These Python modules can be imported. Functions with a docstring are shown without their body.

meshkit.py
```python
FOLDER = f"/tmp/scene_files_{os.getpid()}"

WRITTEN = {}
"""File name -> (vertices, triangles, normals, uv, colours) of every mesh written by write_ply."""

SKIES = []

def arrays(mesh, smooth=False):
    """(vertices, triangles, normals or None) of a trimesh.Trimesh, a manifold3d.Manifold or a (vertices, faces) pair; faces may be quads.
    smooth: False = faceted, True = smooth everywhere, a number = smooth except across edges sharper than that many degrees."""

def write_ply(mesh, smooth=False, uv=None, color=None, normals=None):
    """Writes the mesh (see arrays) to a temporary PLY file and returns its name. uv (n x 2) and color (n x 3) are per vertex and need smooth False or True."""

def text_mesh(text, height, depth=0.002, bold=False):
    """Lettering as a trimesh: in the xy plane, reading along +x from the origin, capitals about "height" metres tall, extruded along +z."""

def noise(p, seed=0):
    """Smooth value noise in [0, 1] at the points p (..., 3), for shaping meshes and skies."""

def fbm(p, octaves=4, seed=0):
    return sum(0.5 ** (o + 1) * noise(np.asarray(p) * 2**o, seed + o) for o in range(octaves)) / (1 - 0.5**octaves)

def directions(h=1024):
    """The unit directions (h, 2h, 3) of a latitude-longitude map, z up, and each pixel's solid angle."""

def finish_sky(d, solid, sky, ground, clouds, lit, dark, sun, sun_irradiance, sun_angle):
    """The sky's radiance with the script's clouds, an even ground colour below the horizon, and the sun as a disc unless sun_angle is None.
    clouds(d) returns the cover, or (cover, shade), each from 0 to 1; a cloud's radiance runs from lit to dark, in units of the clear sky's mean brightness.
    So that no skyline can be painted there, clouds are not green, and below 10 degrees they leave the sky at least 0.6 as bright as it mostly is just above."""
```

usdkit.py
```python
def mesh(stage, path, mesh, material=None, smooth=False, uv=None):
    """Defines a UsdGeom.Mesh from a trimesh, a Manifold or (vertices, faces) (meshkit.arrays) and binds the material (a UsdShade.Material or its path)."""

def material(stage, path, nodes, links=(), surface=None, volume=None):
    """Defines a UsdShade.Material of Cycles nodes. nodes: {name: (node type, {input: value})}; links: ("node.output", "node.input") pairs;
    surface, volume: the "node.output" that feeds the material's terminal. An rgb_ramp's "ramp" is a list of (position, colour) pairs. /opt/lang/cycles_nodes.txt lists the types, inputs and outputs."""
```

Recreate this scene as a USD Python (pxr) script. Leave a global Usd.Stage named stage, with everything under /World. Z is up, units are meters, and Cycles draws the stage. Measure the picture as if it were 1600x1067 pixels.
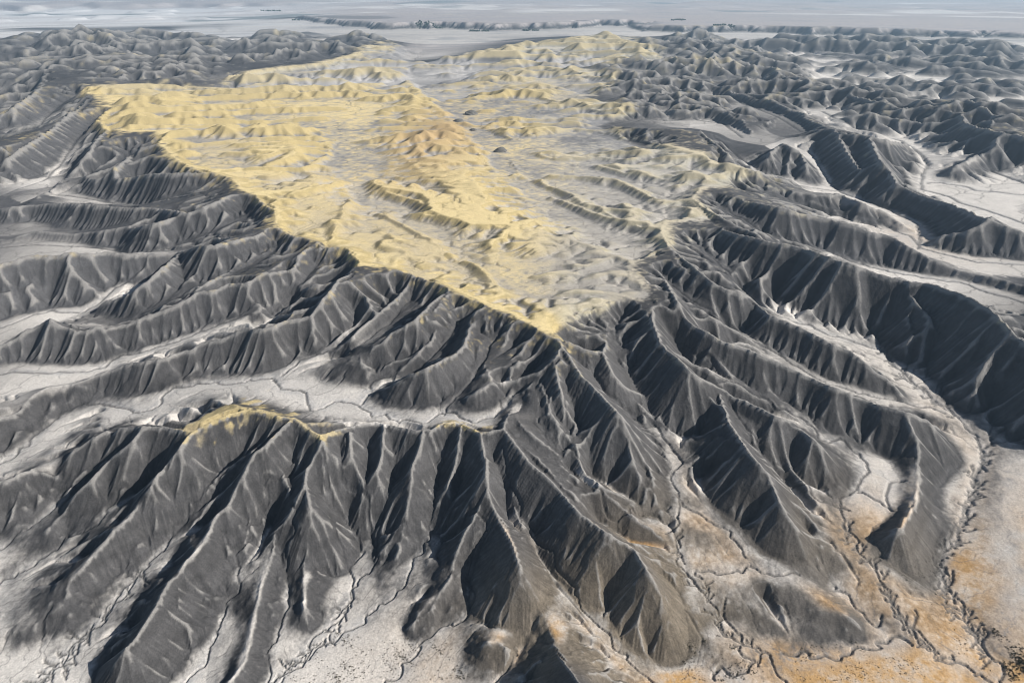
import math, time
import numpy as np
from scipy import ndimage as ndi
from scipy.sparse import coo_matrix
from scipy.sparse.linalg import spsolve
from scipy.sparse.csgraph import minimum_spanning_tree, breadth_first_order
from scipy.spatial import cKDTree
from pxr import Usd, UsdGeom, UsdLux, UsdShade, Gf, Sdf, Vt
import usdkit

T0 = time.time()
stage = Usd.Stage.CreateInMemory()
UsdGeom.Xform.Define(stage, "/World")
UsdGeom.Scope.Define(stage, "/World/Looks")
T = Sdf.ValueTypeNames

# ------------------------------------------------------------------ camera
CAM_H = 400.0
FPX, CX, CY = 1081.0, 800.0, 533.5          # focal length and centre in pixels of the 1600 px picture
PITCH = math.radians(27.3)
cam = UsdGeom.Camera.Define(stage, "/World/camera")
cam.CreateHorizontalApertureAttr(36.0)
cam.CreateVerticalApertureAttr(36.0 * 682 / 1024)
cam.CreateFocalLengthAttr(36.0 * FPX / 1600)
cam.CreateClippingRangeAttr(Gf.Vec2f(1.0, 200000.0))
cam.CreateExposureAttr(0.50)
cx = UsdGeom.Xformable(cam)
cx.AddTranslateOp().Set(Gf.Vec3d(0, 0, CAM_H))
cx.AddRotateXYZOp().Set(Gf.Vec3f(90 - math.degrees(PITCH), 0, 0))

# ------------------------------------------------------------------ sky and sun
SUN_AZ = math.radians(101.0)       # clockwise from +y (the view direction)
SUN_EL = math.radians(33.0)
sd = np.array([math.sin(SUN_AZ) * math.cos(SUN_EL), math.cos(SUN_AZ) * math.cos(SUN_EL), math.sin(SUN_EL)])
skymat = usdkit.material(stage, "/World/Looks/sky_look", {
    "sky": ("sky_texture", {"sky_type": "single_scattering", "sun_disc": False, "sun_elevation": SUN_EL,
                            "sun_rotation": SUN_AZ, "altitude": 1500.0, "aerosol_density": 1.5}),
    "bg": ("background_shader", {"strength": 0.050})}, [("sky.color", "bg.color")], surface="bg.background")
dome = UsdLux.DomeLight.Define(stage, "/World/sky")
UsdShade.MaterialBindingAPI.Apply(dome.GetPrim()).Bind(skymat)
dome.GetPrim().SetCustomDataByKey("kind", "structure")
sun = UsdLux.DistantLight.Define(stage, "/World/sun")
sun.CreateIntensityAttr(1.2)
sun.CreateAngleAttr(0.5)
sun.CreateColorAttr(Gf.Vec3f(1.0, 0.965, 0.91))
sun.GetPrim().CreateAttribute("inputs:normalize", T.Bool).Set(True)
sunx = UsdGeom.Xformable(sun)
sunx.AddRotateXYZOp().Set(Gf.Vec3f(90 - math.degrees(SUN_EL), 0, 180 - math.degrees(SUN_AZ)))

# ------------------------------------------------------------------ from the photograph to the ground
def world(u, v, z):
    """The point at height z on the sight line of pixel (u, v)."""
    u, v, z = (np.asarray(a, float) for a in (u, v, z))
    x = u - CX
    y = FPX * math.cos(PITCH) + (CY - v) * math.sin(PITCH)
    d = FPX * math.sin(PITCH) - (CY - v) * math.cos(PITCH)
    t = (CAM_H - z) / np.maximum(d, 8.0)
    return x * t, y * t

def pixel(x, y, z):
    dz = z - CAM_H
    f = y * math.cos(PITCH) - dz * math.sin(PITCH)
    up = y * math.sin(PITCH) + dz * math.cos(PITCH)
    return CX + FPX * x / f, CY - FPX * up / f

def densify(pts, step=2.5):
    p = np.array(pts, float)
    if p[0, 0] <= 3 or p[0, 0] >= 1597:
        d = p[0, :2] - p[1, :2]; d *= 170 / (np.linalg.norm(d) + 1e-9)
        p = np.vstack([[*(p[0, :2] + d), *p[0, 2:]], p])
    if p[-1, 0] <= 3 or p[-1, 0] >= 1597:
        d = p[-1, :2] - p[-2, :2]; d *= 170 / (np.linalg.norm(d) + 1e-9)
        p = np.vstack([p, [*(p[-1, :2] + d), *p[-1, 2:]]])
    s = np.concatenate([[0], np.cumsum(np.linalg.norm(np.diff(p[:, :2], axis=0), axis=1))])
    q = np.arange(0, s[-1] + step * 0.5, step)
    return np.stack([np.interp(q, s, p[:, k]) for k in range(p.shape[1])], 1)

def Z(pts, zs):
    """Heights for the vertices of a traced line: zs are (position 0..1 along it, height) or two end heights."""
    p = np.array(pts, float)
    s = np.concatenate([[0], np.cumsum(np.linalg.norm(np.diff(p, axis=0), axis=1))]); s /= s[-1]
    return np.column_stack([p, np.interp(s, np.linspace(0, 1, len(zs)), zs)])

# Valley lines: (traced pixels, heights from first to last, width of the flat floor in metres)
VALLEYS = [
 # left side
 ([(0,723),(45,696),(67,674),(100,644),(125,634),(155,629),(185,630),(207,645),(235,641),(252,624),(275,609),(300,600),(332,595),(355,600),(375,598),(400,593),(435,588)], (24,57), 11),
 ([(435,588),(437,609),(475,614),(490,641),(507,636),(532,626),(560,633),(580,639),(585,651),(605,644),(625,658),(640,656),(662,661),(687,647),(745,659),(775,650),(795,632)], (57,63,70), 9),
 ([(435,588),(472,561),(512,546),(550,548),(575,530),(610,505),(640,470),(655,445)], (57,90), 7),
 ([(575,611),(585,594),(612,584),(660,570),(700,530),(722,498)], (60,92), 6),
 ([(560,633),(575,611)], (60,60), 9),
 ([(690,647),(735,600),(750,575),(765,540),(790,515)], (66,94), 7),
 ([(0,602),(32,593),(87,591),(140,584),(170,571),(195,556),(225,549),(262,538),(300,524),(350,505),(400,490),(440,465),(480,430),(510,400)], (29,42,60,92), 9),
 ([(0,527),(50,502),(82,489),(130,489),(160,467),(180,450),(215,430),(250,415),(285,392),(330,372)], (30,46,84), 9),
 ([(150,490),(180,504),(240,484),(270,464),(302,451),(340,438),(390,415),(440,385),(455,375)], (47,94), 3),
 ([(0,404),(60,395),(130,392),(200,395),(260,388),(330,364),(395,330)], (34,50,92), 5),
 ([(0,370),(55,356),(120,360),(200,350),(240,340),(275,330)], (36,82), 3),
 ([(0,326),(27,318),(70,314),(105,312),(132,313),(172,317),(205,320),(240,317),(280,302),(340,285)], (30,52,94), 5),
 ([(0,327),(30,305),(65,285),(90,262),(110,237),(120,218),(140,198),(150,190)], (30,80), 9),
 ([(65,287),(105,285),(147,276),(185,258),(215,243),(240,230)], (36,90), 4),
 ([(0,218),(20,212),(52,205),(75,180),(100,160),(120,150)], (34,85), 5),
 ([(0,150),(30,128),(60,112)], (40,90), 4),
 # the front, left to right
 ([(0,857),(32,832),(75,800),(100,772),(125,747),(150,722),(175,697),(195,680)], (10,22,58), 10),
 ([(0,912),(20,902),(65,870),(107,837),(150,822),(172,790),(185,774),(207,751),(240,709),(265,689)], (4,13,29,64), 10),
 ([(45,1085),(65,1065),(105,1022),(140,980),(195,920),(232,882),(260,850),(282,822),(295,799),(335,754),(370,719),(405,688)], (0,9,22,68), 12),
 ([(290,1085),(310,1050),(332,1007),(350,957),(370,920),(372,865),(395,830),(410,779),(442,724),(470,690)], (0,8,30,70), 9),
 ([(415,1090),(422,1050),(430,1007),(437,980),(447,950),(451,912),(450,857),(458,800),(466,772)], (0,4,13,52), 7),
 ([(520,970),(552,935),(545,900),(537,868),(526,840),(519,800),(514,745),(507,715)], (3,10,58), 6),
 ([(415,1085),(440,1060),(480,1010),(520,970),(550,925),(572,900),(587,875),(585,855),(575,830),(573,800),(570,781),(540,754),(532,719),(527,692)], (0,3,13,66), 12),
 ([(587,875),(588,830),(597,790),(605,750),(622,700),(632,680)], (12,66), 5),
 ([(440,1060),(470,1030),(520,1000),(570,970),(622,920),(650,867),(669,842),(669,800),(670,770),(668,730),(685,690)], (0,4,18,66), 11),
 ([(669,842),(700,800),(722,774),(735,700),(737,685)], (16,66), 4),
 ([(600,1085),(637,1040),(662,1005),(700,975),(737,955),(740,930),(735,917),(752,837),(757,790)], (0,5,14,48), 10),
 ([(700,1090),(780,1060),(820,1010)], (2,10), 10),
 ([(1040,1085),(1023,1065),(962,1011),(915,950),(888,910),(857,869),(827,835),(810,785),(790,725),(782,690)], (1,15,33,72), 7),
 ([(1222,1090),(1222,1060),(1200,1020),(1127,992),(1120,962),(1100,930),(1075,900),(1062,852),(1042,817),(1007,805),(962,800),(932,759),(920,734),(895,696),(887,674),(882,631),(880,600)], (0,9,22,36,62,90), 12),
 ([(895,696),(876,708),(900,749),(925,770)], (60,58,48), 2),
 ([(876,708),(852,680),(842,635),(836,600)], (60,84), 2),
 ([(877,724),(845,709),(815,684),(803,660)], (58,74), 2),
 ([(1052,835),(1062,800),(1062,771),(1050,754),(1062,724),(1050,704),(1025,666),(1007,646),(975,632),(940,600),(920,570)], (33,48,88), 8),
 ([(1010,650),(1007,627),(995,604),(985,584),(965,545),(950,510)], (60,90), 3),
 ([(1545,1085),(1542,1065),(1512,1042),(1465,1020),(1412,975),(1400,950),(1380,907),(1340,857),(1325,825),(1320,784),(1342,754),(1347,716),(1337,704),(1305,691),(1275,679),(1250,651),(1187,622),(1140,585),(1090,545),(1060,515)], (0,8,21,33,56,88), 15),
 ([(1320,800),(1282,781),(1257,754),(1225,729),(1200,709),(1165,662),(1140,632)], (22,64), 8),
 ([(1480,642),(1407,626),(1340,614),(1282,594),(1220,558),(1180,533),(1130,500),(1075,465),(1040,440)], (32,50,92), 6),
 ([(1565,1085),(1562,1065),(1557,1040),(1512,972),(1482,930),(1470,900),(1470,870),(1500,832),(1510,800),(1520,759),(1535,724),(1537,696),(1507,659),(1480,639),(1445,616),(1417,594),(1400,571),(1372,544),(1325,532),(1255,507),(1215,492),(1180,465),(1140,425),(1090,385)], (0,7,20,36,54,92), 14),
 ([(1600,494),(1532,467),(1500,452),(1430,436),(1392,426),(1340,411),(1287,391),(1225,376),(1200,369),(1165,345),(1130,325)], (28,44,88), 10),
 ([(1600,425),(1520,417),(1437,392),(1417,370),(1390,358),(1330,338),(1270,322),(1230,313),(1190,300)], (34,44,84), 9),
 ([(1437,392),(1435,352),(1395,330),(1355,315),(1312,299),(1290,297),(1237,288),(1200,268),(1160,252),(1125,220),(1105,208)], (42,52,80), 9),
 ([(1312,299),(1295,285),(1275,250),(1262,235)], (49,70), 7),
 ([(1600,358),(1555,338),(1500,318),(1482,308),(1440,296),(1437,285),(1452,262),(1440,245),(1407,220),(1365,209),(1330,202),(1308,195),(1285,180)], (38,48,66), 10),
 ([(1600,310),(1530,300),(1470,285),(1440,285)], (40,46), 14),
 ([(1600,290),(1540,262),(1500,252)], (42,60), 10),
 ([(1600,163),(1500,167),(1420,158),(1340,143),(1290,133),(1250,112)], (34,60), 16),
 ([(1160,225),(1130,200),(1080,190),(1000,188),(935,203)], (60,86), 5),
 ([(1250,220),(1215,195),(1170,172),(1120,157),(1050,158),(960,153),(890,155)], (56,84), 5),
 ([(1160,135),(1070,136),(1000,118),(940,124)], (60,84), 5),
 ([(1060,107),(1000,100),(930,98)], (66,86), 5),
 ([(1600,130),(1500,124),(1400,128),(1300,115),(1230,95)], (30,50), 40),
 ([(1600,105),(1400,100),(1280,88),(1180,68),(1050,62)], (26,34), 60),
 ([(1075,900),(1130,890),(1190,885),(1235,905)], (23,21), 14),
 ([(1062,790),(1100,800),(1140,830),(1165,865)], (36,25), 10),
 ([(1110,1055),(1180,1045),(1150,985),(1130,962)], (3,12), 16),
 ([(1235,1030),(1330,1015),(1410,1000)], (4,5), 20),
 ([(1300,915),(1340,950),(1380,985)], (13,6), 16),
 ([(1560,1010),(1590,905),(1565,800),(1575,715)], (5,26), 30),
 ([(1345,765),(1385,795),(1400,740)], (26,28), 16),
 # plateau drainage (gentle)
 ([(825,462),(800,447),(782,439),(757,412),(722,407),(717,382),(695,374),(680,359),(637,349),(637,319),(600,315),(572,322),(545,299),(560,280),(545,262),(527,245),(530,220),(545,195),(570,175),(600,155),(602,145),(640,113)], (97,91,82,64), 3),
 ([(523,312),(520,325),(497,347),(495,360),(512,376)], (95,101), 2),
 ([(600,347),(582,360),(577,375),(575,390),(595,402),(615,415)], (96,102), 2),
 ([(717,410),(727,427),(742,440),(747,455)], (92,100), 2),
 ([(800,447),(832,437),(870,427),(915,425),(940,422),(975,412)], (91,100), 2),
 ([(825,462),(870,447),(900,452),(925,447),(950,442),(985,452)], (92,100), 2),
 ([(782,439),(815,412),(850,405),(885,392)], (91,99), 2),
 ([(805,277),(860,281),(900,283),(925,297),(960,310),(1005,325),(1050,342)], (77,86,96), 2),
 ([(805,277),(880,262),(940,271),(975,282),(1010,287),(1040,300),(1075,305)], (76,84,96), 2),
 ([(545,262),(500,270),(450,285),(415,290)], (88,101), 2),
 ([(660,417),(670,402),(665,379),(635,364),(600,344),(572,329)], (101,94), 3),
 ([(995,402),(970,374),(935,367),(910,355),(850,308),(805,277),(770,232),(740,202),(705,180),(660,147),(640,113),(650,92),(662,78),(690,70)], (92,82,72,60,42), 4),
 ([(335,130),(420,124),(520,115),(600,111),(640,113)], (70,58), 3),
 ([(340,152),(420,150),(520,143),(600,145)], (72,60), 3),
 ([(340,177),(420,174),(500,169),(570,174)], (76,66), 3),
 ([(335,192),(420,197),(500,194),(545,195)], (82,72), 3),
 ([(300,232),(380,262),(470,268),(527,248)], (100,88), 3),
 ([(740,202),(790,196),(860,192),(900,186)], (70,74), 3),
 ([(770,232),(830,225),(900,222),(960,224),(1010,236)], (74,76), 3),
 ([(805,277),(850,268),(900,262),(950,262)], (72,78), 3),
 ([(850,305),(920,304),(990,318),(1040,325)], (77,82), 3),
 ([(705,180),(760,172),(820,165),(870,168)], (66,72), 3),
 ([(660,145),(720,132),(780,125),(850,126)], (60,70), 3),
 ([(650,95),(720,108),(790,100),(860,93)], (52,68), 3),
 # far lowland
 ([(0,40),(100,38),(200,35),(300,32),(420,30),(560,34)], (12,12), 500),
 ([(300,52),(400,55),(480,52),(560,50),(640,60),(680,68)], (14,16), 120),
 ([(240,72),(330,78),(420,85),(500,85),(560,66)], (30,24), 20),
 ([(230,96),(320,106),(400,98),(470,95)], (52,44), 5),
 ([(0,60),(50,58),(90,52)], (20,20), 60),
 ([(760,58),(850,52),(950,46),(1040,56),(1150,60)], (14,16), 60),
]

# Ridge lines: traced pixels; heights follow from the slopes down to the valleys unless given
RIDGES = [
 ([(367,302),(292,332),(235,348),(200,356),(155,361),(120,366),(82,363),(54,361),(32,372),(8,377),(0,376)], None),
 ([(292,332),(277,328),(225,324),(197,324),(172,321),(132,318),(105,317),(70,319),(27,323),(0,330)], None),
 ([(325,270),(282,269),(245,269),(220,273),(185,278),(147,279),(130,277),(105,278),(95,282),(85,294),(57,308)], None),
 ([(432,349),(400,367),(335,381),(310,382),(275,394),(250,397),(197,397),(165,391),(140,396),(110,392),(92,397),(42,398),(15,407),(0,411)], None),
 ([(282,391),(257,412),(240,427),(207,457),(175,467),(157,475)], None),
 ([(110,392),(105,407),(60,427),(42,447),(20,453),(0,458)], None),
 ([(105,407),(130,437),(157,464)], None),
 ([(460,372),(400,400),(350,427),(325,439),(305,452)], None),
 ([(505,385),(482,391),(467,402),(457,419),(412,427),(400,430),(380,442),(357,442),(335,452),(310,454),(275,474),(240,489),(215,499),(190,507),(165,513),(117,516),(80,503),(75,495)], None),
 ([(75,497),(40,515),(0,540)], None),
 ([(555,422),(525,437),(510,459),(485,492),(445,499),(425,509),(400,514),(383,511),(350,527),(315,535),(300,544),(247,560),(217,565),(192,569),(170,578),(150,586),(122,600),(75,604),(57,614),(30,641),(15,648),(0,651)], None),
 ([(645,428),(632,451),(620,464),(585,494),(550,524)], None),
 ([(700,452),(677,469),(647,499),(612,519),(600,532),(585,540),(560,540),(553,545)], None),
 ([(560,542),(563,565),(580,590)], None),
 ([(740,470),(707,482),(687,502),(672,534),(650,549),(615,564),(600,571)], None),
 ([(760,480),(735,496),(727,537),(712,551),(675,569),(650,581),(625,599),(590,607)], None),
 ([(712,551),(735,580),(738,600)], None),
 ([(800,500),(785,520),(775,534),(760,549),(757,571),(768,590)], None),
 ([(877,537),(868,560),(845,578),(820,587),(800,594),(772,597),(725,621),(692,645)], None),
 ([(820,587),(821,604),(817,624),(800,640),(790,655),(787,668)], None),
 ([(820,587),(840,589),(852,614),(857,641),(862,680),(872,702)], None),
 ([(862,560),(870,580),(880,615)], None),
 # the front ridge and its spurs
 ([(285,689),(300,674),(317,664),(350,649),(380,639),(400,641),(425,648),(457,651),(487,673),(500,679),(522,671),(560,661),(590,658),(625,666),(650,671),(675,669),(692,659),(722,661),(750,675),(787,668)], (70,77,76,71,71,73.5,77)),
 ([(380,639),(350,630),(330,622)], (76,62)),
 ([(285,689),(272,709),(237,751),(235,766),(205,802),(175,832),(147,865),(107,910),(100,942),(77,965)], None),
 ([(457,651),(432,674),(415,694),(397,706),(375,749),(355,789),(340,800),(332,812),(322,840),(290,875),(277,900),(279,950),(284,970)], None),
 ([(277,900),(262,907),(240,950),(207,1000),(180,1025)], None),
 ([(500,679),(497,690),(495,704),(482,724),(477,752),(462,785),(445,815),(430,827),(427,857),(410,907),(400,950),(392,1000),(380,1040),(357,1062)], None),
 ([(477,755),(484,790),(480,830),(474,842),(475,900),(474,950)], None),
 ([(500,685),(503,700),(512,730),(521,765),(525,800),(536,832),(547,866)], None),
 ([(545,672),(550,715),(560,745)], None),
 ([(600,662),(597,690),(590,720),(587,760),(580,795),(578,815)], None),
 ([(660,672),(657,690),(642,732),(642,760),(635,800),(630,825),(620,867)], None),
 ([(718,664),(717,690),(715,714),(705,747),(685,785)], None),
 ([(750,675),(757,709),(762,746),(760,764),(780,812),(800,845),(820,910),(854,970),(871,1021),(898,1055),(920,1090)], None),
 ([(760,764),(750,785),(742,800),(730,822),(710,867),(705,897),(675,950),(640,975)], None),
 ([(705,897),(722,925)], None),
 ([(787,668),(800,686),(825,719),(862,751),(905,800),(935,822),(972,845),(990,855),(1007,882),(1032,927),(1036,962)], None),
 ([(985,858),(1002,905),(1005,950)], None),
 ([(797,642),(815,664),(832,681),(872,708)], None),
 ([(880,541),(907,584),(940,616),(975,654),(985,669),(1007,709),(1020,749),(1022,775)], None),
 ([(985,669),(985,710),(1000,745)], None),
 ([(885,530),(892,534),(917,545),(942,549),(955,581),(972,601),(1000,614),(1009,641)], None),
 ([(942,549),(950,520),(945,490)], None),
 ([(50,731),(0,751)], None),
 ([(112,704),(100,730),(88,745),(50,731),(32,766),(15,800)], None),
 ([(165,671),(147,681),(112,704)], None),
 ([(185,668),(220,664),(207,686),(175,713),(150,739),(122,766),(100,800),(70,830)], None),
 ([(220,664),(260,666),(300,674)], None),
 ([(20,985),(50,975),(77,965)], (10,12)),
 ([(757,1005),(775,1000),(790,1010)], (17,17)),
 # right side
 ([(1022,474),(1020,500),(1031,534),(1060,559),(1085,584),(1120,601),(1150,621),(1187,634),(1215,649),(1240,659),(1267,681),(1282,694),(1292,714),(1310,746)], None),
 ([(1120,601),(1130,634),(1140,659),(1170,704),(1200,739),(1207,759),(1222,791),(1227,800),(1255,837),(1272,867),(1295,902)], None),
 ([(1012,462),(1050,485),(1065,488),(1087,507),(1132,532),(1170,544),(1200,558),(1215,563),(1250,580),(1280,594),(1312,606),(1340,620),(1375,631),(1412,641),(1432,681),(1435,709),(1434,759),(1430,785),(1405,825)], None),
 ([(1412,641),(1445,652),(1462,665)], None),
 ([(1005,405),(1035,430),(1060,470)], None),
 ([(1045,384),(1082,412),(1112,439),(1132,447),(1170,462),(1200,488),(1232,502),(1257,512),(1297,534),(1330,546),(1362,574),(1385,591),(1405,609)], None),
 ([(1032,394),(1050,412),(1080,429),(1118,441)], None),
 ([(1112,347),(1127,357),(1147,363),(1200,375),(1250,383),(1300,399),(1340,414),(1395,432),(1427,438),(1462,443),(1500,455),(1550,480),(1590,522),(1600,530)], None),
 ([(1400,433),(1412,452),(1440,478),(1462,504)], None),
 ([(1412,452),(1418,490),(1425,525)], None),
 ([(1590,522),(1560,540),(1540,570)], None),
 ([(1082,309),(1115,330),(1150,350),(1185,366)], None),
 ([(1132,291),(1150,307),(1162,313),(1200,319),(1225,323),(1257,333),(1300,342),(1355,357),(1395,367),(1417,382),(1450,402),(1500,424),(1600,446)], None),
 ([(1140,258),(1200,271),(1225,277),(1240,300),(1275,307),(1312,301),(1355,318),(1400,344),(1428,360)], None),
 ([(1350,262),(1380,250),(1390,262),(1400,284),(1432,302),(1475,314),(1500,322),(1550,342),(1600,360)], None),
 ([(1552,342),(1520,354),(1475,366)], None),
 ([(1200,190),(1237,175),(1275,192),(1307,205),(1360,212),(1400,220),(1430,232),(1460,256)], None),
 ([(1307,206),(1325,240),(1342,262)], None),
 ([(1360,212),(1370,235),(1380,250)], None),
 ([(1200,240),(1222,222),(1250,235),(1262,255)], None),
 ([(1200,117),(1225,117),(1260,122),(1295,142),(1335,149),(1380,160),(1420,165),(1475,172),(1505,175),(1600,173)], None),
 ([(1502,175),(1512,192),(1560,205),(1600,210)], None),
 ([(1560,205),(1557,225),(1600,258)], None),
 ([(1562,236),(1525,242),(1487,264)], None),
 ([(940,140),(970,131),(1050,132),(1070,125),(1110,120),(1125,137),(1170,150),(1200,160),(1260,178)], None),
 ([(1015,90),(1037,78),(1070,72),(1112,71),(1157,75),(1200,90),(1250,100)], None),
 ([(1072,115),(1095,110),(1137,97),(1170,100),(1200,105),(1260,122)], None),
 ([(925,170),(975,165),(1025,170),(1095,170),(1127,170),(1150,185),(1175,205)], None),
 ([(975,212),(1020,222),(1065,232),(1115,247),(1140,258)], None),
 ([(960,198),(995,200),(1050,202),(1097,206),(1125,227),(1140,240)], None),
 ([(1477,576),(1490,580)], (45,44)),
 ([(1512,606),(1520,615)], (44,40)),
 ([(1250,925),(1275,928)], (18,17)),
 ([(1325,965),(1340,975)], (13,12)),
 ([(1600,560),(1580,590),(1560,625)], (70,45)),
 ([(1290,150),(1340,128),(1400,118),(1450,110)], (70,66,52,46)),
 ([(1390,118),(1450,104),(1500,98),(1560,104)], (46,58,60,46)),
 ([(1480,152),(1540,140),(1600,132)], (56,64,62)),
 ([(1240,75),(1290,82),(1330,80)], (46,52,46)),
 # left and far left
 ([(70,107),(107,120),(140,137)], (118,112,104)),
 ([(70,107),(66,127),(55,140),(30,160),(0,180)], None),
 ([(140,150),(117,172),(82,200),(67,210),(25,235),(5,250)], None),
 ([(165,203),(150,215),(137,237),(115,265)], None),
 ([(247,225),(215,235),(175,262)], None),
 ([(112,95),(127,75),(140,72),(162,50),(180,60),(200,80),(225,95),(250,112)], (112,118,118,122,118,112,104,98)),
 ([(107,60),(75,68),(40,85),(0,100)], (92,94,90,80)),
 ([(112,95),(70,107)], (112,118)),
 ([(162,50),(107,60)], (120,92)),
 ([(15,45),(50,44),(110,50)], (40,44,40)),
 ([(225,45),(250,42),(272,47)], (40,46,40)),
 ([(340,38),(350,50),(330,62)], (36,34,30)),
 ([(232,66),(262,70),(300,68)], (60,60,52)),
 ([(400,58),(480,50),(520,58)], (40,44,36)),
 ([(390,80),(470,72),(540,76),(556,84)], (58,62,62,66)),
 ([(270,100),(340,92),(420,90),(500,92)], (76,76,72,74)),
 # plateau crests
 ([(355,118),(400,110),(462,102),(525,97),(555,82),(610,62)], (98,98,96,92,74)),
 ([(235,136),(300,140),(350,143),(400,142),(460,140),(540,134),(600,128)], (98,98,96,84)),
 ([(290,162),(350,165),(400,160),(450,152),(520,150),(585,155)], (101,101,100,82)),
 ([(165,152),(230,156),(290,162)], (103,100)),
 ([(200,178),(260,170),(330,186),(400,188),(470,184),(545,186)], (101,101,100,88)),
 ([(262,207),(330,200),(400,205),(450,208),(520,202)], (106,106,105,90)),
 ([(340,235),(400,240),(430,226),(470,228),(455,246),(410,254)], (104,106,107,106)),
 ([(470,262),(510,240),(522,217)], (103,100,92)),
 ([(400,300),(450,296),(500,288),(540,280)], (108,106,98)),
 ([(600,162),(592,185),(610,225),(650,262),(700,290),(760,312),(820,335),(880,366),(940,390),(987,411)], (84,97,101,102.5,103,104)),
 ([(760,312),(740,280),(700,268)], (103,102,101)),
 ([(640,330),(700,340),(760,350),(830,362)], (101,103,103.5)),
 ([(405,300),(447,304),(482,294),(512,287),(545,281)], (107,106,105,98)),
 ([(548,304),(538,329),(527,354),(515,378)], (103,105,105)),
 ([(575,280),(590,294),(620,302),(650,309),(680,333),(700,339),(730,350),(760,350),(800,349),(830,361)], (98,102,103,103.5,103)),
 ([(610,362),(615,376),(630,390)], (104,103.5)),
 ([(590,330),(625,345),(650,362),(675,374),(695,393)], (101,101.5,101)),
 ([(725,405),(750,415),(775,442),(797,470)], (101.5,102.5)),
 ([(830,430),(900,417),(960,402)], (101,103)),
 ([(850,440),(920,434),(970,423),(988,426)], (101,103)),
 ([(880,458),(930,456),(980,464)], (101,103)),
 ([(890,372),(860,392),(820,400)], (103,101)),
 ([(165,152),(220,160),(285,160),(312,168)], (105,102)),
 ([(182,164),(225,175),(275,171),(322,170)], (105,101)),
 ([(220,202),(262,192),(312,190),(365,187)], (106,103)),
 ([(590,385),(620,370),(640,395)], (104,104,103)),
 ([(640,125),(680,165),(730,215),(770,262)], (78,90,96,99)),
 ([(730,190),(800,213),(850,205),(900,196),(960,205),(975,212)], (90,98,99,99)),
 ([(720,162),(760,152),(820,143),(880,157),(925,170)], (86,95,96,96)),
 ([(700,128),(760,122),(820,112),(870,105),(945,116)], (80,92,94,93)),
 ([(690,95),(780,82),(850,76),(900,84),(970,90),(1015,90)], (70,88,92,92)),
 ([(760,75),(870,64),(950,52),(1000,72)], (60,80,88,74)),
 ([(800,250),(815,272),(870,292),(930,322),(975,343),(1032,350)], (94,98,101,103)),
 ([(862,304),(925,329),(990,349),(1030,360)], (97,100,102,102)),
 ([(860,270),(900,271),(960,278),(1030,308),(1082,309)], (98,101,102,102)),
 ([(930,255),(975,267),(1050,280),(1095,292)], (98,100,101)),
 ([(840,240),(870,246),(940,243),(1000,250),(1060,262),(1115,275)], (94,99,99,97)),
 # far scarp: rim, then its foot
]
RIM = ([(140,137),(135,147),(165,152),(175,165),(152,185),(165,202),(195,207),(260,207),(247,222),(277,250),(287,260),(325,270),(362,279),(375,290),(367,302),(400,306),(410,317),(432,332),(432,349),(420,355),(445,360),(460,370),(492,375),(505,385),(540,386),(557,407),(545,424),(575,419),(620,422),(650,429),(685,444),(725,464),(750,474),(797,494),(845,517),(878,537)], (104,106,107,108,108,107.5,107,106,105))
RIM2 = ([(878,537),(872,507),(907,487),(940,479),(950,467),(980,464),(1022,474),(1012,462),(992,432),(987,411),(1005,402),(1020,392),(1045,384),(1032,360),(1040,342),(1112,347),(1082,309),(1095,292),(1132,291)], (105,101,102,103,104,104,103,103,102))
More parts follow.
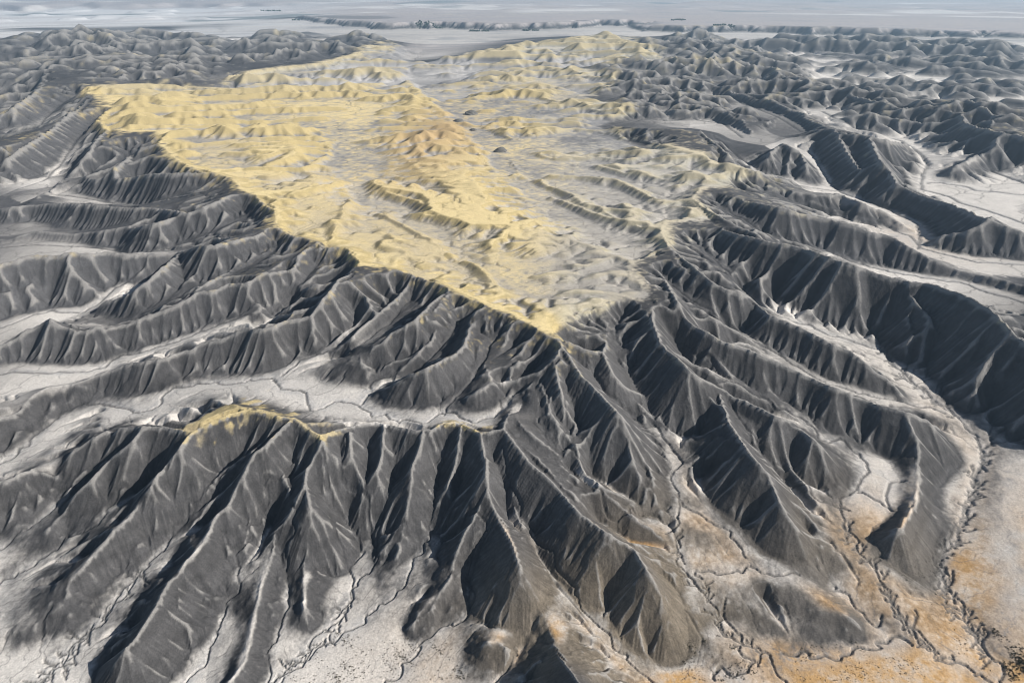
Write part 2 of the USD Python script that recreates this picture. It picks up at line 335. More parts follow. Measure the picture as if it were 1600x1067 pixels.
SCARP_TOP = ([(0,6),(150,8),(300,9),(420,16),(520,30),(600,36),(700,34),(760,38),(860,36),(930,31),(985,31),(1010,38),(1100,40),(1180,40),(1260,43),(1340,43),(1400,46),(1500,49),(1600,50)], (60, 60))
SCARP_FOOT = ([(0,14),(150,16),(300,18),(420,26),(520,42),(600,50),(700,48),(760,52),(860,50),(930,44),(985,45),(1010,54),(1100,54),(1180,54),(1260,58),(1340,60),(1400,62),(1500,63),(1600,64)], (16, 16))
RIDGES += [RIM, RIM2]

# ------------------------------------------------------------------ the terrain, on a log-polar grid about the viewpoint's foot
R0, R1, TH = 230.0, 9500.0, 0.95
DL = 0.0018
NJ = int(2 * TH / DL) // 4 * 4
NI = int(math.log(R1 / R0) / DL) // 4 * 4
rng = np.random.default_rng(7)

def noise(shape, cell, seed):
    ca, cb = cell if isinstance(cell, tuple) else (cell, cell)
    """Smooth noise (mean 0, about unit spread) on the grid; cell in grid cells."""
    g = np.random.default_rng(seed)
    n = (int(shape[0] / ca) + 4, int(shape[1] / cb) + 4)
    a = g.standard_normal(n).astype(np.float32)
    i = np.arange(shape[0]) / ca + 1; j = np.arange(shape[1]) / cb + 1
    def w(t):
        k = np.floor(t).astype(int); f = (t - k).astype(np.float32)
        return k, f * f * (3 - 2 * f)
    ki, fi = w(i); kj, fj = w(j)
    b = a[ki] * (1 - fi)[:, None] + a[ki + 1] * fi[:, None]
    return b[:, kj] * (1 - fj) + b[:, kj + 1] * fj

def to_grid(x, y, d):
    r = np.hypot(x, y)
    return np.log(np.maximum(r, 1) / R0) / d, (np.arctan2(x, y) + TH) / d

sm = lambda a, b, x: (lambda t: t * t * (3 - 2 * t))(np.clip((x - a) / (b - a), 0, 1))

# valley points
vp = []
for pts, zs, w in VALLEYS:
    q = densify(Z(pts, zs)); x, y = world(q[:, 0], q[:, 1], q[:, 2])
    zr = q[:, 2].max() - q[:, 2].min()
    wt = w * (np.clip(1.15 - 1.05 * (q[:, 2] - q[:, 2].min()) / zr, .15, 1) if zr > 36 and w < 30 else np.ones(len(q)))
    vp.append(np.column_stack([x, y, q[:, 2], np.maximum(wt, 1.2)]))
vp = np.vstack(vp)
tree = cKDTree(vp[:, :2])

def auto_z(q):
    z = np.full(len(q), 60.0)
    for it in range(14):
        x, y = world(q[:, 0], q[:, 1], z)
        d, k = tree.query(np.column_stack([x, y]), k=12)
        zz = (vp[k, 2] + 0.78 * np.maximum(0, d - 0.6 * vp[k, 3]) + 0.08 * np.minimum(d, vp[k, 3])).min(1)
        z = 0.5 * z + 0.5 * np.clip(zz, 1, 112)
    return z

fz = np.vstack([densify(Z(p, zz)) for p, zz in RIDGES if zz is not None])
ftree = cKDTree(fz[:, :2])
rp = []
for n, (pts, zs) in enumerate(RIDGES):
    if zs is None:
        q = densify(np.array(pts, float)); z = auto_z(q)
        z = ndi.gaussian_filter1d(z, 5, mode="nearest")
        arc = np.concatenate([[0], np.cumsum(np.linalg.norm(np.diff(q[:, :2], axis=0), axis=1))])
        for e, t in ((0, arc), (-1, arc[-1] - arc)):        # a spur leaves its crest at the crest's height
            dd, kk = ftree.query(q[e, :2])
            if dd < 9:
                z = z + (fz[kk, 2] - z[e]) * np.exp(-t / (45 if zs is None and q[e, 1] > 600 else 25))
        q = np.column_stack([q, z])
    else:
        q = densify(Z(pts, zs))
    x, y = world(q[:, 0], q[:, 1], q[:, 2])
    rp.append(np.column_stack([x, y, q[:, 2], np.full(len(q), n)]))
rp = np.vstack(rp)
sp = []
qt, qf = densify(np.array(SCARP_TOP[0], float), 1.0), densify(np.array(SCARP_FOOT[0], float), 1.0)
jig = 1.5 * np.interp(np.arange(-300, 1900), np.linspace(-300, 1900, 200), np.random.default_rng(3).standard_normal(200))
qf[:, 1] += .6 * np.interp(qf[:, 0], np.arange(-300, 1900), jig); qt[:, 1] += np.interp(qt[:, 0], np.arange(-300, 1900), .9 * ndi.gaussian_filter1d(jig, 9) + .2 * np.random.default_rng(4).standard_normal(2200))
xf, yf = world(qf[:, 0], qf[:, 1], 16.0)
df = np.interp(qt[:, 0], qf[:, 0], np.hypot(xf, yf)) + 70
z = np.full(len(qt), 80.0)
for _ in range(30):
    x, y = world(qt[:, 0], qt[:, 1], z); z = CAM_H - (CAM_H - z) * df / np.hypot(x, y)
z = np.clip(z, 40, 120); x, y = world(qt[:, 0], qt[:, 1], z)
print("scarp", z[::200])
sp = [np.column_stack([x, y, z]), np.column_stack([xf, yf, np.full(len(qf), 16.0)])]

def dirichlet(d, ni, nj):
    """Mean height of the lines in each grid cell they cross; nan elsewhere."""
    tot, cnt = np.zeros((ni, nj)), np.zeros((ni, nj))
    # rasterise finely: interpolate between consecutive points
    for arr, wgt in ((vp[:, :3], 1.0), (rp[:, :3], 1.0), (sp[0], 1.0), (sp[1], 1.0)):
        a, b = arr[:-1], arr[1:]
        gi, gj = to_grid(arr[:, 0], arr[:, 1], d)
        L = np.maximum(np.abs(np.diff(gi)), np.abs(np.diff(gj)))
        ok = L < 60 * 0.0018 / d
        for t in np.linspace(0, 1, int(min(L[ok].max(), 60)) + 2)[:-1]:
            p = (a * (1 - t) + b * t)[ok]
            i, j = to_grid(p[:, 0], p[:, 1], d)
            i, j = np.round(i).astype(int), np.round(j).astype(int)
            m = (i >= 0) & (i < ni) & (j >= 0) & (j < nj)
            np.add.at(tot, (i[m], j[m]), p[m, 2] * wgt); np.add.at(cnt, (i[m], j[m]), wgt)
    z = np.where(cnt > 0, tot / np.maximum(cnt, 1e-9), np.nan)
    z[0, :] = 0.0
    z[-1, :] = 14 + 74 * sm(-.42, -.14, np.arange(nj) * d - TH)
    return z

def valley_field(d, ni, nj):
    m = np.zeros((ni, nj), bool); w = np.ones((ni, nj), np.float32); vz = np.zeros((ni, nj), np.float32)
    i, j = to_grid(vp[:, 0], vp[:, 1], d); i, j = np.round(i).astype(int), np.round(j).astype(int)
    ok = (i >= 0) & (i < ni) & (j >= 0) & (j < nj)
    m[i[ok], j[ok]] = True; w[i[ok], j[ok]] = vp[ok, 3]; vz[i[ok], j[ok]] = vp[ok, 2]
    dist, ind = ndi.distance_transform_edt(~m, return_indices=True)
    scale = (R0 * np.exp(np.arange(ni) * d) * d)[:, None]
    return dist * scale, w[ind[0], ind[1]], vz[ind[0], ind[1]]

def conduct(d, ni, nj):
    dv, w, _ = valley_field(d, ni, nj)
    return (1 + 7 * 1.0 * np.exp(-(dv / (1.5 * w + 1.5)) ** 2)).astype(np.float32)

# coarse: direct solution of the membrane
D4, ni4, nj4 = DL * 4, NI // 4, NJ // 4
zc = dirichlet(D4, ni4, nj4); k4 = conduct(D4, ni4, nj4)
N = ni4 * nj4; idx = np.arange(N).reshape(ni4, nj4)
rows, cols, vals = [], [], []
diag = np.zeros(N)
for a, b, ka, kb in ((idx[:-1], idx[1:], k4[:-1], k4[1:]), (idx[:, :-1], idx[:, 1:], k4[:, :-1], k4[:, 1:])):
    w = ((ka + kb) / 2).ravel(); a, b = a.ravel(), b.ravel()
    rows += [a, b]; cols += [b, a]; vals += [-w, -w]
    np.add.at(diag, a, w); np.add.at(diag, b, w)
rows.append(idx.ravel()); cols.append(idx.ravel()); vals.append(diag)
A = coo_matrix((np.concatenate(vals), (np.concatenate(rows), np.concatenate(cols))), shape=(N, N)).tocsr()
fixed = ~np.isnan(zc.ravel()); free = ~fixed
h = zc.ravel().copy()
h[free] = spsolve(A[free][:, free].tocsc(), -(A[free][:, fixed] @ h[fixed]))
h = h.reshape(ni4, nj4).astype(np.float32)
print("membrane", time.time() - T0)

def upsample(h, ni, nj):
    i = np.minimum(np.arange(ni) / 2, h.shape[0] - 1); j = np.minimum(np.arange(nj) / 2, h.shape[1] - 1)
    i0 = np.minimum(i.astype(int), h.shape[0] - 2); j0 = np.minimum(j.astype(int), h.shape[1] - 2)
    fi = (i - i0).astype(np.float32)[:, None]; fj = (j - j0).astype(np.float32)
    b = h[i0] * (1 - fi) + h[i0 + 1] * fi
    return b[:, j0] * (1 - fj) + b[:, j0 + 1] * fj

def relax(h, zfix, k, n):
    fx = ~np.isnan(zfix); zf = np.where(fx, zfix, 0).astype(np.float32)
    kn = (k[1:] + k[:-1]) / 2; ke = (k[:, 1:] + k[:, :-1]) / 2
    den = np.zeros_like(h); den[:-1] += kn; den[1:] += kn; den[:, :-1] += ke; den[:, 1:] += ke
    for _ in range(n):
        s = np.zeros_like(h)
        s[:-1] += kn * h[1:]; s[1:] += kn * h[:-1]; s[:, :-1] += ke * h[:, 1:]; s[:, 1:] += ke * h[:, :-1]
        h = np.where(fx, zf, h + 0.95 * (s / den - h))
    return h

D2, ni2, nj2 = DL * 2, NI // 2, NJ // 2
h = upsample(h, ni2, nj2)
h = relax(h, dirichlet(D2, ni2, nj2), conduct(D2, ni2, nj2), 60)
print("relaxed", time.time() - T0)

SH = [(-1, -1), (-1, 0), (-1, 1), (0, -1), (0, 1), (1, -1), (1, 0), (1, 1)]

def sl(n, d):
    return (slice(max(0, d), n + min(0, d)), slice(max(0, -d), n + min(0, -d)))

def flow(h, s, jit):
    """Steepest-descent receiver (flat index) and the distance to it; a pit receives itself."""
    ni, nj = h.shape
    best = np.full(h.shape, 1e-7, np.float32); rec = np.arange(ni * nj, dtype=np.int32).reshape(ni, nj).copy(); own = rec.copy()
    dist = np.ones(h.shape, np.float32)
    for di, dj in SH:
        L = math.hypot(di, dj)
        ti, si = sl(ni, -di); tj, sj = sl(nj, -dj)
        g = (h[ti, tj] - h[si, sj]) / (L * s[ti]) * (1 + jit[ti, tj] * ((di * 3 + dj * 5) % 4 - 1.5))
        m = g > best[ti, tj]
        best[ti, tj] = np.where(m, g, best[ti, tj]); rec[ti, tj] = np.where(m, own[si, sj], rec[ti, tj])
        dist[ti, tj] = np.where(m, L, dist[ti, tj])
    return rec.ravel(), dist * s

def accumulate(rec, a):
    s = a.astype(np.float64).ravel().copy(); p = rec.copy(); own = np.arange(len(p))
    live = p != own
    while True:
        k = np.nonzero(live)[0]
        if not len(k):
            break
        s = s + np.bincount(p[k], weights=s[k], minlength=len(s))
        q = p[p]
        live = live & (rec[p] != p)       # p not yet the root
        p = q
    return s

def accumulate2(rec, a):
    """Upstream area by pointer doubling."""
    n = len(rec); s = a.astype(np.float64).ravel().copy()
    root = rec == np.arange(n)
    p = np.where(root, n, rec).astype(np.int64); p = np.append(p, n)
    s = np.append(s, 0.0)
    while True:
        k = p[:n] < n
        if not k.any():
            break
        add = np.bincount(p[:n][k], weights=s[:n][k], minlength=n + 1)
        s = s + add; s[n] = 0
        p = p[p]
    return s[:n]

def implicit(h, rec, c):
    """h = (h_old + c h_receiver) / (1 + c) for every cell, solved down the tree by doubling."""
    hf = h.ravel().astype(np.float64); root = rec == np.arange(len(rec))
    c = np.where(root, 0, c.ravel())
    a, b, p = hf / (1 + c), c / (1 + c), rec.astype(np.int64).copy()
    a[root] = hf[root]; b[root] = 0
    for _ in range(14):
        if not (b > 1e-5).any():
            break
        a = a + b * a[p]; b = b * b[p]; p = p[p]
    return a.reshape(h.shape).astype(np.float32)

def limit(h, s, S, n):
    """Talus: nothing stands higher than S times the distance above a neighbour."""
    ni, nj = h.shape
    for _ in range(n):
        for di, dj in SH:
            ti, si = sl(ni, -di); tj, sj = sl(nj, -dj)
            np.minimum(h[ti, tj], h[si, sj] + (S[ti, tj] if np.ndim(S) else S) * s[ti] * math.hypot(di, dj), out=h[ti, tj])
    return h

def unpit(h, n):
    for _ in range(n):
        f = np.pad(h, 1, mode="edge"); m = np.full(h.shape, 1e9, np.float32)
        for di, dj in SH:
            m = np.minimum(m, f[1 + di:1 + di + h.shape[0], 1 + dj:1 + dj + h.shape[1]])
        h = np.maximum(h, np.minimum(m + 0.01, h + 3))
    return h

def fill(h, eps):
    """Raises every closed hollow to its spill point (the lowest pass on the way to the rim of the grid), with a faint fall towards it."""
    ni, nj = h.shape; n = ni * nj; idx = np.arange(n).reshape(ni, nj); hf = h.ravel().astype(np.float64) - h.min() + 1
    a = np.concatenate([idx[:-1].ravel(), idx[:, :-1].ravel(), idx[:-1, :-1].ravel(), idx[:-1, 1:].ravel()])
    b = np.concatenate([idx[1:].ravel(), idx[:, 1:].ravel(), idx[1:, 1:].ravel(), idx[1:, :-1].ravel()])
    edge = np.concatenate([idx[0], idx[-1], idx[:, 0], idx[:, -1]])
    a = np.concatenate([a, np.full(len(edge), n)]); b = np.concatenate([b, edge])
    w = np.maximum(np.append(hf, 0)[a], hf[b])
    t = minimum_spanning_tree(coo_matrix((w, (a, b)), shape=(n + 1, n + 1)).tocsr())
    _, p = breadth_first_order(t, n, directed=False)
    p[n] = n; p = p.astype(np.int64)
    f = np.append(hf, 0); g = np.where(np.arange(n + 1) == n, 0, 1.0)
    while (p != n).any():
        f = np.maximum(f, f[p]); g = g + g[p]; p = p[p]
    out = f[:n] + h.min() - 1
    out = np.where(out > h.ravel() + 1e-4, out + eps * np.minimum(g[:n], 2000), h.ravel())
    return out.reshape(ni, nj).astype(np.float32)

def poly_mask(lines, d, ni, nj):
    from shapely import Polygon, contains_xy
    out = np.zeros((ni, nj), bool)
    r = R0 * np.exp(np.arange(ni) * d)[:, None]; t = (np.arange(nj) * d - TH)[None]
    X, Y = (r * np.sin(t)), (r * np.cos(t))
    for pts, z in lines:
        p = np.array(pts, float); x, y = world(p[:, 0], p[:, 1], z)
        pg = Polygon(np.column_stack([x, y])).buffer(0)
        out |= contains_xy(pg, X.ravel(), Y.ravel()).reshape(ni, nj)
    return out

# the yellow plateau in plan
PLATEAU = [(RIM[0] + RIM2[0][1:] + [(1160,262),(1060,240),(985,212),(940,188),(985,166),(915,150),(960,116),(880,98),(1030,90),(1010,66),(950,47),(860,58),(760,70),(690,80),(650,85),(640,62),(610,56),(550,80),(500,96),(350,114),(380,130),(280,128),(230,132)], 102)]

BADLANDS = [([(1190,122),(1300,146),(1420,168),(1650,178),(1650,225),(1480,215),(1400,205),(1320,192),(1240,165),(1190,150)], 80), ([(0,56),(120,58),(230,56),(330,58),(560,58),(598,62),(540,84),(350,108),(310,124),(225,138),(150,134),(112,112),(60,120),(0,160)], 88), ([(0,60),(560,60),(598,66),(540,92),(350,118),(200,130),(0,150)], 45),
            ([(930,110),(1020,64),(1250,60),(1600,64),(1600,172),(1420,166),(1290,140),(1190,160),(1180,215),(980,200),(930,150)], 50)]

BENCH = [([(390,225),(430,215),(480,228),(455,248),(400,252)], 104), ([(585,175),(612,222),(650,258),(700,262),(765,300),(830,338),(890,374),(940,398),(880,388),(800,352),(712,356),(640,312),(572,284),(580,240)], 101)]

def erode(h, d, steps, kdt, seed, talus, amp, pla, amin, act, fl):
    ni, nj = h.shape
    s = (R0 * np.exp(np.arange(ni) * d) * d).astype(np.float32)[:, None]
    area = np.broadcast_to(s * s, h.shape)
    jit = 0.05 * noise(h.shape, 3, seed)
    dv, w, vz = valley_field(d, ni, nj)
    g = np.hypot(*np.gradient(ndi.gaussian_filter(h, 3))) / s
    rd = (R0 * np.exp(np.arange(ni) * d))[:, None]
    flat = np.clip((g - (0.16 - .11 * sm(1300, 2400, rd))) / (0.22 - .10 * sm(1300, 2400, rd)), 0.012 + .35 * sm(.6, 1, pla), 1).astype(np.float32)
    soft = (1 - 0.25 * pla) * np.maximum(flat, np.maximum(.9 * sm(.6, 1, pla), .8 * act))
    hold = np.clip(1.9 - dv / np.maximum(.75 * w, 1.3 * s), 0, 1)          # the washes are the level the gullies cut down to
    soft = soft * (1 - hold * (1 - .85 * sm(.6, 1, pla))) * (1 - .93 * fl)
    sc = np.minimum(s, 9.0) / 2.0
    h = h + amp * sc * np.clip((g - 0.12 + .08 * sm(1300, 2400, rd)) * 2.4, 0, 1) * (0.45 * noise(h.shape, 2.4, seed + 2) + 1.0 * noise(h.shape, 5, seed + 1) + 1.3 * noise(h.shape, 10, seed + 3)) * (1 - 0.5 * pla)
    h = h.astype(np.float32)
    if d > .003:
        h = fill(h, 1e-3)
    for n in range(steps):
        h = unpit(h, 2)
        rec, dist = flow(h, s, jit)
        A = accumulate2(rec, area).reshape(h.shape)
        c = kdt * soft * np.maximum(A - np.maximum(8 * area, amin * (1 + .8 * sm(800, 560, rd))) * (1 - .6 * pla), 0) ** 0.5 / dist
        h = implicit(h, rec, c.astype(np.float32))
        h = limit(h, s, talus, 2)
    return h, A

FLATS = [([(1062,806),(1100,796),(1170,856),(1250,904),(1297,910),(1335,900),(1400,955),(1470,1030),(1560,1110),(1036,1110),(1012,1020),(1040,975),(1058,905)], 15),
         ([(1325,722),(1360,702),(1398,704),(1414,760),(1404,806),(1375,840),(1336,832),(1322,780)], 26),
         ([(1452,690),(1500,705),(1530,740),(1700,715),(1700,1110),(1560,1110),(1500,960),(1466,900),(1445,835),(1448,760)], 15),
         ([(420,1110),(465,1010),(545,930),(590,905),(640,905),(655,935),(632,1000),(690,1000),(735,975),(742,1010),(700,1070),(640,1110)], 4),
         ([(-150,770),(30,828),(20,890),(-150,960)], 8), ([(-150,1000),(90,1010),(150,990),(180,1040),(240,1110),(-150,1110)], 1)]
dv2, vw2, vz2 = valley_field(D2, ni2, nj2)
flat2 = ndi.gaussian_filter(poly_mask(FLATS, D2, ni2, nj2).astype(np.float32), 6)
vzs = ndi.gaussian_filter(vz2, 8)
r2_ = (R0 * np.exp(np.arange(ni2) * D2))[:, None]; t2_ = (np.arange(nj2) * D2 - TH)[None]
def mound(u, v, z, rx, ry, hh):
    x, y = world(u, v, z); dx, dy = r2_ * np.sin(t2_) - x, r2_ * np.cos(t2_) - y
    return hh * np.exp(-(dx / rx) ** 2 - (dy / ry) ** 2)
low2 = vzs + .035 * dv2 + mound(1262, 930, 14, 26, 16, 9) + mound(1335, 972, 10, 18, 9, 4) + mound(1575, 960, 10, 20, 14, 5) + mound(1590, 790, 20, 18, 26, 8)
h = (h + (np.minimum(h, low2) - h) * sm(.25, .8, flat2)).astype(np.float32)
pl2 = ndi.gaussian_filter(poly_mask(PLATEAU, D2, ni2, nj2).astype(np.float32), 4)
bad = sm(0, 1, 1 - pl2) * ndi.gaussian_filter(poly_mask(BADLANDS, D2, ni2, nj2).astype(np.float32), 6)
s2 = (R0 * np.exp(np.arange(ni2) * D2) * D2).astype(np.float32)[:, None]
bad = bad * sm(6500, 5000, s2 / D2 + 500 * noise(bad.shape, (7, 16), 55))
fix2 = ndi.gaussian_filter(np.isfinite(dirichlet(D2, ni2, nj2)).astype(np.float32), 3)
rel = s2 * ((np.abs(noise(h.shape, (8, 30), 91)) - .5) * 3.8 + (np.abs(noise(h.shape, (5, 8), 92)) - .4) * 2.0 + noise(h.shape, 3, 98) * .5)
r2 = (R0 * np.exp(np.arange(ni2) * D2))[:, None]
bench = ndi.gaussian_filter(poly_mask(BENCH, D2, ni2, nj2).astype(np.float32), 5)
hills = s2 * ((np.abs(noise(h.shape, 26, 93)) - .4) * .8 + noise(h.shape, 12, 94) * .4 + noise(h.shape, 5, 97) * .5)
hills = hills + sm(1100, 1900, r2) * s2 * ((np.abs(noise(h.shape, (7, 44), 95)) - .5) * 4.0 + (np.abs(noise(h.shape, (5, 12), 96)) - .4) * 1.6)
hills = hills * (1 - .9 * bench)
h = h + (bad * rel + np.clip(1 - bad, 0, 1) * sm(.5, 1, pl2) * hills) * np.clip(1 - 2.0 * fix2, 0, 1)
H0 = h.copy()
h, A = erode(h, D2, 28, 0.062, 11, 0.92 - 0.25 * pl2, 1.1, pl2, 100, bad, sm(.25, .8, flat2))
# the traced crests stay whole: no gully head eats through them
cz = np.full(h.shape, -1e3, np.float32)
for k in np.unique(rp[:, 3]):
    a_ = rp[rp[:, 3] == k][:, :3]; f_ = np.linspace(0, len(a_) - 1, len(a_) * 6)
    p_ = np.column_stack([np.interp(f_, np.arange(len(a_)), a_[:, c]) for c in range(3)])
    i_, j_ = to_grid(p_[:, 0], p_[:, 1], D2); i_, j_ = np.round(i_).astype(int), np.round(j_).astype(int)
    m_ = (i_ >= 0) & (i_ < ni2) & (j_ >= 0) & (j_ < nj2)
    np.maximum.at(cz, (i_[m_], j_[m_]), p_[m_, 2].astype(np.float32))
cz = np.where(sm(.25, .8, flat2) > .5, -1e3, np.minimum(cz, H0 + 1.0)) - .8
for _ in range(12):
    for di, dj in SH:
        ti, si = sl(ni2, -di); tj, sj = sl(nj2, -dj)
        np.maximum(cz[ti, tj], cz[si, sj] - .92 * s2[ti] * math.hypot(di, dj), out=cz[ti, tj])
h = np.maximum(h, cz)
print("eroded", time.time() - T0)
h = upsample(h, NI, NJ)
pl1 = upsample(pl2, NI, NJ)
h, A = erode(h, DL, 8, 0.05, 31, 0.95 - 0.25 * pl1, 0.4, pl1, 36, upsample(bad, NI, NJ), sm(.25, .8, upsample(flat2, NI, NJ)))
for _ in range(1):
    hb = ndi.gaussian_filter(h, 1.5); h = h + (hb - h) * (.6 * sm(.4, .9, pl1))
# the cut of the washes' channels
cp = []
for n, (pts, zs, w) in enumerate(VALLEYS):
    if 5 <= w < 30:
        q = densify(Z(pts, zs), 1.0); x, y = world(q[:, 0], q[:, 1], q[:, 2])
        g = np.random.default_rng(100 + n); k = np.arange(len(x))
        wob = min(w, 12) * .2
        wig = lambda c: ndi.gaussian_filter1d(g.standard_normal(len(k)), c, mode='nearest') * math.sqrt(3.5 * c)
        x = x + wob * (wig(8) + .25 * wig(3))
        y = y + wob * (wig(8) + .25 * wig(3))
        m = max(2, int(3 * np.hypot(np.diff(x), np.diff(y)).mean()))
        f = np.linspace(0, len(x) - 1, len(x) * m)
        cp.append(np.column_stack([np.interp(f, k, x), np.interp(f, k, y), np.full(len(f), .4 + .022 * w)]))
for pts, step in (([(1537,696),(1520,759),(1500,832),(1470,870),(1470,900),(1482,930),(1512,972),(1557,1040)], 7), ([(1325,825),(1340,857),(1380,907),(1412,975),(1465,1020),(1512,1042)], 13),
                  ([(1062,852),(1075,900),(1100,930),(1127,992),(1200,1020)], 16), ([(1380,545),(1417,594),(1480,639),(1507,659)], 10), ([(65,1065),(140,980),(195,920),(232,882)], 11), ([(440,1060),(520,985),(560,925)], 12)):
    q = densify(np.array(pts, float), 1.0); g = np.random.default_rng(int(pts[0][0])); k = 4
    while k < len(q) - 6:                       # twigs of the washes: short side gullies that join the channel
        tx, ty = q[k] - q[min(k + 5, len(q) - 1)]; a0 = math.atan2(ty, tx) + g.choice([-1, 1]) * g.uniform(.35, .9); L = g.uniform(6, 24) * (.5 + q[k, 1] / 1400)
        for br in range(3):
            n_ = int(L) + 3; bend = np.cumsum(g.standard_normal(n_) * .16) + a0 + (0 if br == 0 else g.choice([-1, 1]) * .6)
            st_ = q[k] if br == 0 else base[g.integers(2, len(base) - 1)]
            line = st_ + np.column_stack([np.cumsum(np.cos(bend)), np.cumsum(np.sin(bend))]) * .9
            if br == 0: base = line
            lu, lv = (np.repeat(line[:, c], 4) + np.tile([0, .25, .5, .75], len(line)) * np.repeat(np.gradient(line[:, c]), 4) for c in (0, 1))
            lz = np.full(len(lu), 15.0)
            for _ in range(12):
                x, y = world(lu, lv, lz); gi_, gj_ = to_grid(x, y, DL); lz = .5 * lz + .5 * ndi.map_coordinates(h, [gi_, gj_], order=1, mode="nearest")
            cp.append(np.column_stack([x, y, np.full(len(x), .32)])); L *= .55
        k += int(g.uniform(.5, 1.6) * step)
cp = np.vstack(cp)
ci, cjx = to_grid(cp[:, 0], cp[:, 1], DL); ci, cjx = np.round(ci).astype(int), np.round(cjx).astype(int)
ok = (ci >= 0) & (ci < NI) & (cjx >= 0) & (cjx < NJ)
cm = np.zeros(h.shape, bool); cw = np.zeros(h.shape, np.float32); cm[ci[ok], cjx[ok]] = True; cw[ci[ok], cjx[ok]] = cp[ok, 2]
cd, ck = ndi.distance_transform_edt(~cm, return_indices=True)
S = (R0 * np.exp(np.arange(NI) * DL) * DL).astype(np.float32)[:, None]
cut = np.clip(1.5 - cd * S / np.maximum(cw[ck[0], ck[1]], .9 * S), 0, 1)
h = (h - 1.2 * cut * np.maximum(1, .5 * S)).astype(np.float32)
h = limit(h, S, 1.3, 1)
print("fine", time.time() - T0)

# ------------------------------------------------------------------ colour of the ground
S = (R0 * np.exp(np.arange(NI) * DL) * DL).astype(np.float32)[:, None]
rr = R0 * np.exp(np.arange(NI) * DL)[:, None]; tt = (np.arange(NJ) * DL - TH)[None]
X, Y = (rr * np.sin(tt)).astype(np.float32), (rr * np.cos(tt)).astype(np.float32)
gi, gj = np.gradient(h); gi /= S; gj /= S
st, ct = np.sin(tt), np.cos(tt)
NX, NY = -(gi * st + gj * ct), -(gi * ct - gj * st)
nn = np.sqrt(NX ** 2 + NY ** 2 + 1)
NRM = np.stack([NX / nn, NY / nn, 1 / nn], -1).astype(np.float32)
slope = np.hypot(gi, gj)
slope_s = np.hypot(*[g / S for g in np.gradient(ndi.gaussian_filter(h, 5))])
slope_w = np.hypot(*[g / S for g in np.gradient(ndi.gaussian_filter(h, 14))])
mix = lambda a, b, t: a + (b - a) * t[..., None]
C = lambda *c: np.array(c, np.float32)
n1 = noise(h.shape, 60, 1) * .5 + noise(h.shape, 25, 2) * .35 + noise(h.shape, 9, 3) * .25
n2 = noise(h.shape, 4, 4) * .6 + noise(h.shape, 2, 5) * .5
dv, vw, vz = valley_field(DL, NI, NJ)
up = h - vz                                     # height above the nearest wash
far = sm(3500, 5200, rr)
pale = sm(0.40, 0.07, .8 * slope_s + .2 * slope_w + 0.05 * n1 + 0.04 * n2) * np.maximum(sm(24, 5, up + 2 * n1) * sm(1.5, 6, vw + n1) * sm(84, 66, vz), far * sm(.20, .06, slope_w) * np.clip(sm(44, 28, h) + sm(55, 65, h) * sm(6000, 6400, rr) * sm(-.42, -.14, tt), 0, 1))
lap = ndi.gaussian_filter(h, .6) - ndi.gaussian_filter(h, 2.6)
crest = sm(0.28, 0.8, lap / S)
def blob(u, v, z, ru, rv=None):
    """Soft round patch on the ground about a traced point; radii in metres across and along the view."""
    x, y = world(u, v, z); rv = rv or ru
    return np.exp(-(((X - x) / ru) ** 2 + ((Y - y) / rv) ** 2))
col = np.empty(h.shape + (3,), np.float32)
col[:] = C(.068, .067, .069)
bands = np.interp(h + .8 * n1, np.arange(-40, 160, 1.7), ndi.gaussian_filter1d(np.random.default_rng(8).standard_normal(118), .8)[:len(np.arange(-40, 160, 1.7))])
col *= (1 + .11 * bands)[..., None]
tan = np.clip(blob(1040, 880, 30, 60, 90) + blob(880, 980, 20, 70, 50) + .6 * blob(1340, 860, 20, 70, 70), 0, 1) * sm(70, 15, h + 6 * n1)
col = mix(col, C(.215, .175, .125), .55 * tan)
lav = mix(np.broadcast_to(C(.36, .335, .30), col.shape), C(.25, .243, .24), sm(1000, 1700, rr + 0 * tt))
col = mix(col, lav, sm(.4, .9, pl1) * sm(.55, .25, slope_s))
col *= (1 + .14 * n1 + .10 * n2)[..., None] * mix(np.ones_like(col), C(1.0, .98, .95), sm(1000, 600, rr + 0 * tt))
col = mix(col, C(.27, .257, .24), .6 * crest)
floor = np.broadcast_to(C(.62, .58, .53), col.shape)
warm = np.clip(blob(1180, 1000, 3, 170, 120) + blob(1330, 1030, 3, 150, 70) + .5 * blob(1000, 960, 10, 90, 90) + .4 * blob(1140, 890, 20, 50, 40) + .30 * blob(1560, 760, 20, 70, 150) + .45 * blob(1590, 920, 10, 70, 90) + .6 * blob(1480, 1050, 2, 90, 50) + .8 * blob(1070, 1050, 3, 90, 50) + .6 * blob(1450, 375, 42, 60, 80), 0, 1)
floor = floor * (1 + .10 * n1 + .05 * n2)[..., None]
warm = warm * sm(.36, .16, slope_w)
floor = mix(floor, C(.50, .30, .12), np.clip(warm * (.8 + .5 * n1 + .2 * n2), 0, 1))
far_c = np.broadcast_to(C(.40, .36, .345), col.shape)
floor = mix(floor, far_c, far * sm(30, 50, h))
playa = sm(-.18, -.34, tt) * sm(4300, 5200, rr)
floor = mix(floor, C(.62, .61, .60), np.clip(playa * (.8 + .4 * noise(h.shape, (6, 60), 77)), 0, 1))
floor = mix(floor, C(.30, .30, .31), far * sm(.3, 1.3, noise(h.shape, (5, 40), 78) + .5 * noise(h.shape, (3, 12), 79)) * .7)
NF = int(math.log(2600 / R0) / DL)                # rows near enough for their finest drainage to show
hr = (h + S * (.16 * noise(h.shape, 12, 71) * 4 + .30 * noise(h.shape, 5, 72) + .12 * noise(h.shape, 2.3, 73)) * sm(.35, .1, slope_s))[:NF].astype(np.float32)
hr = fill(hr, 1e-4)
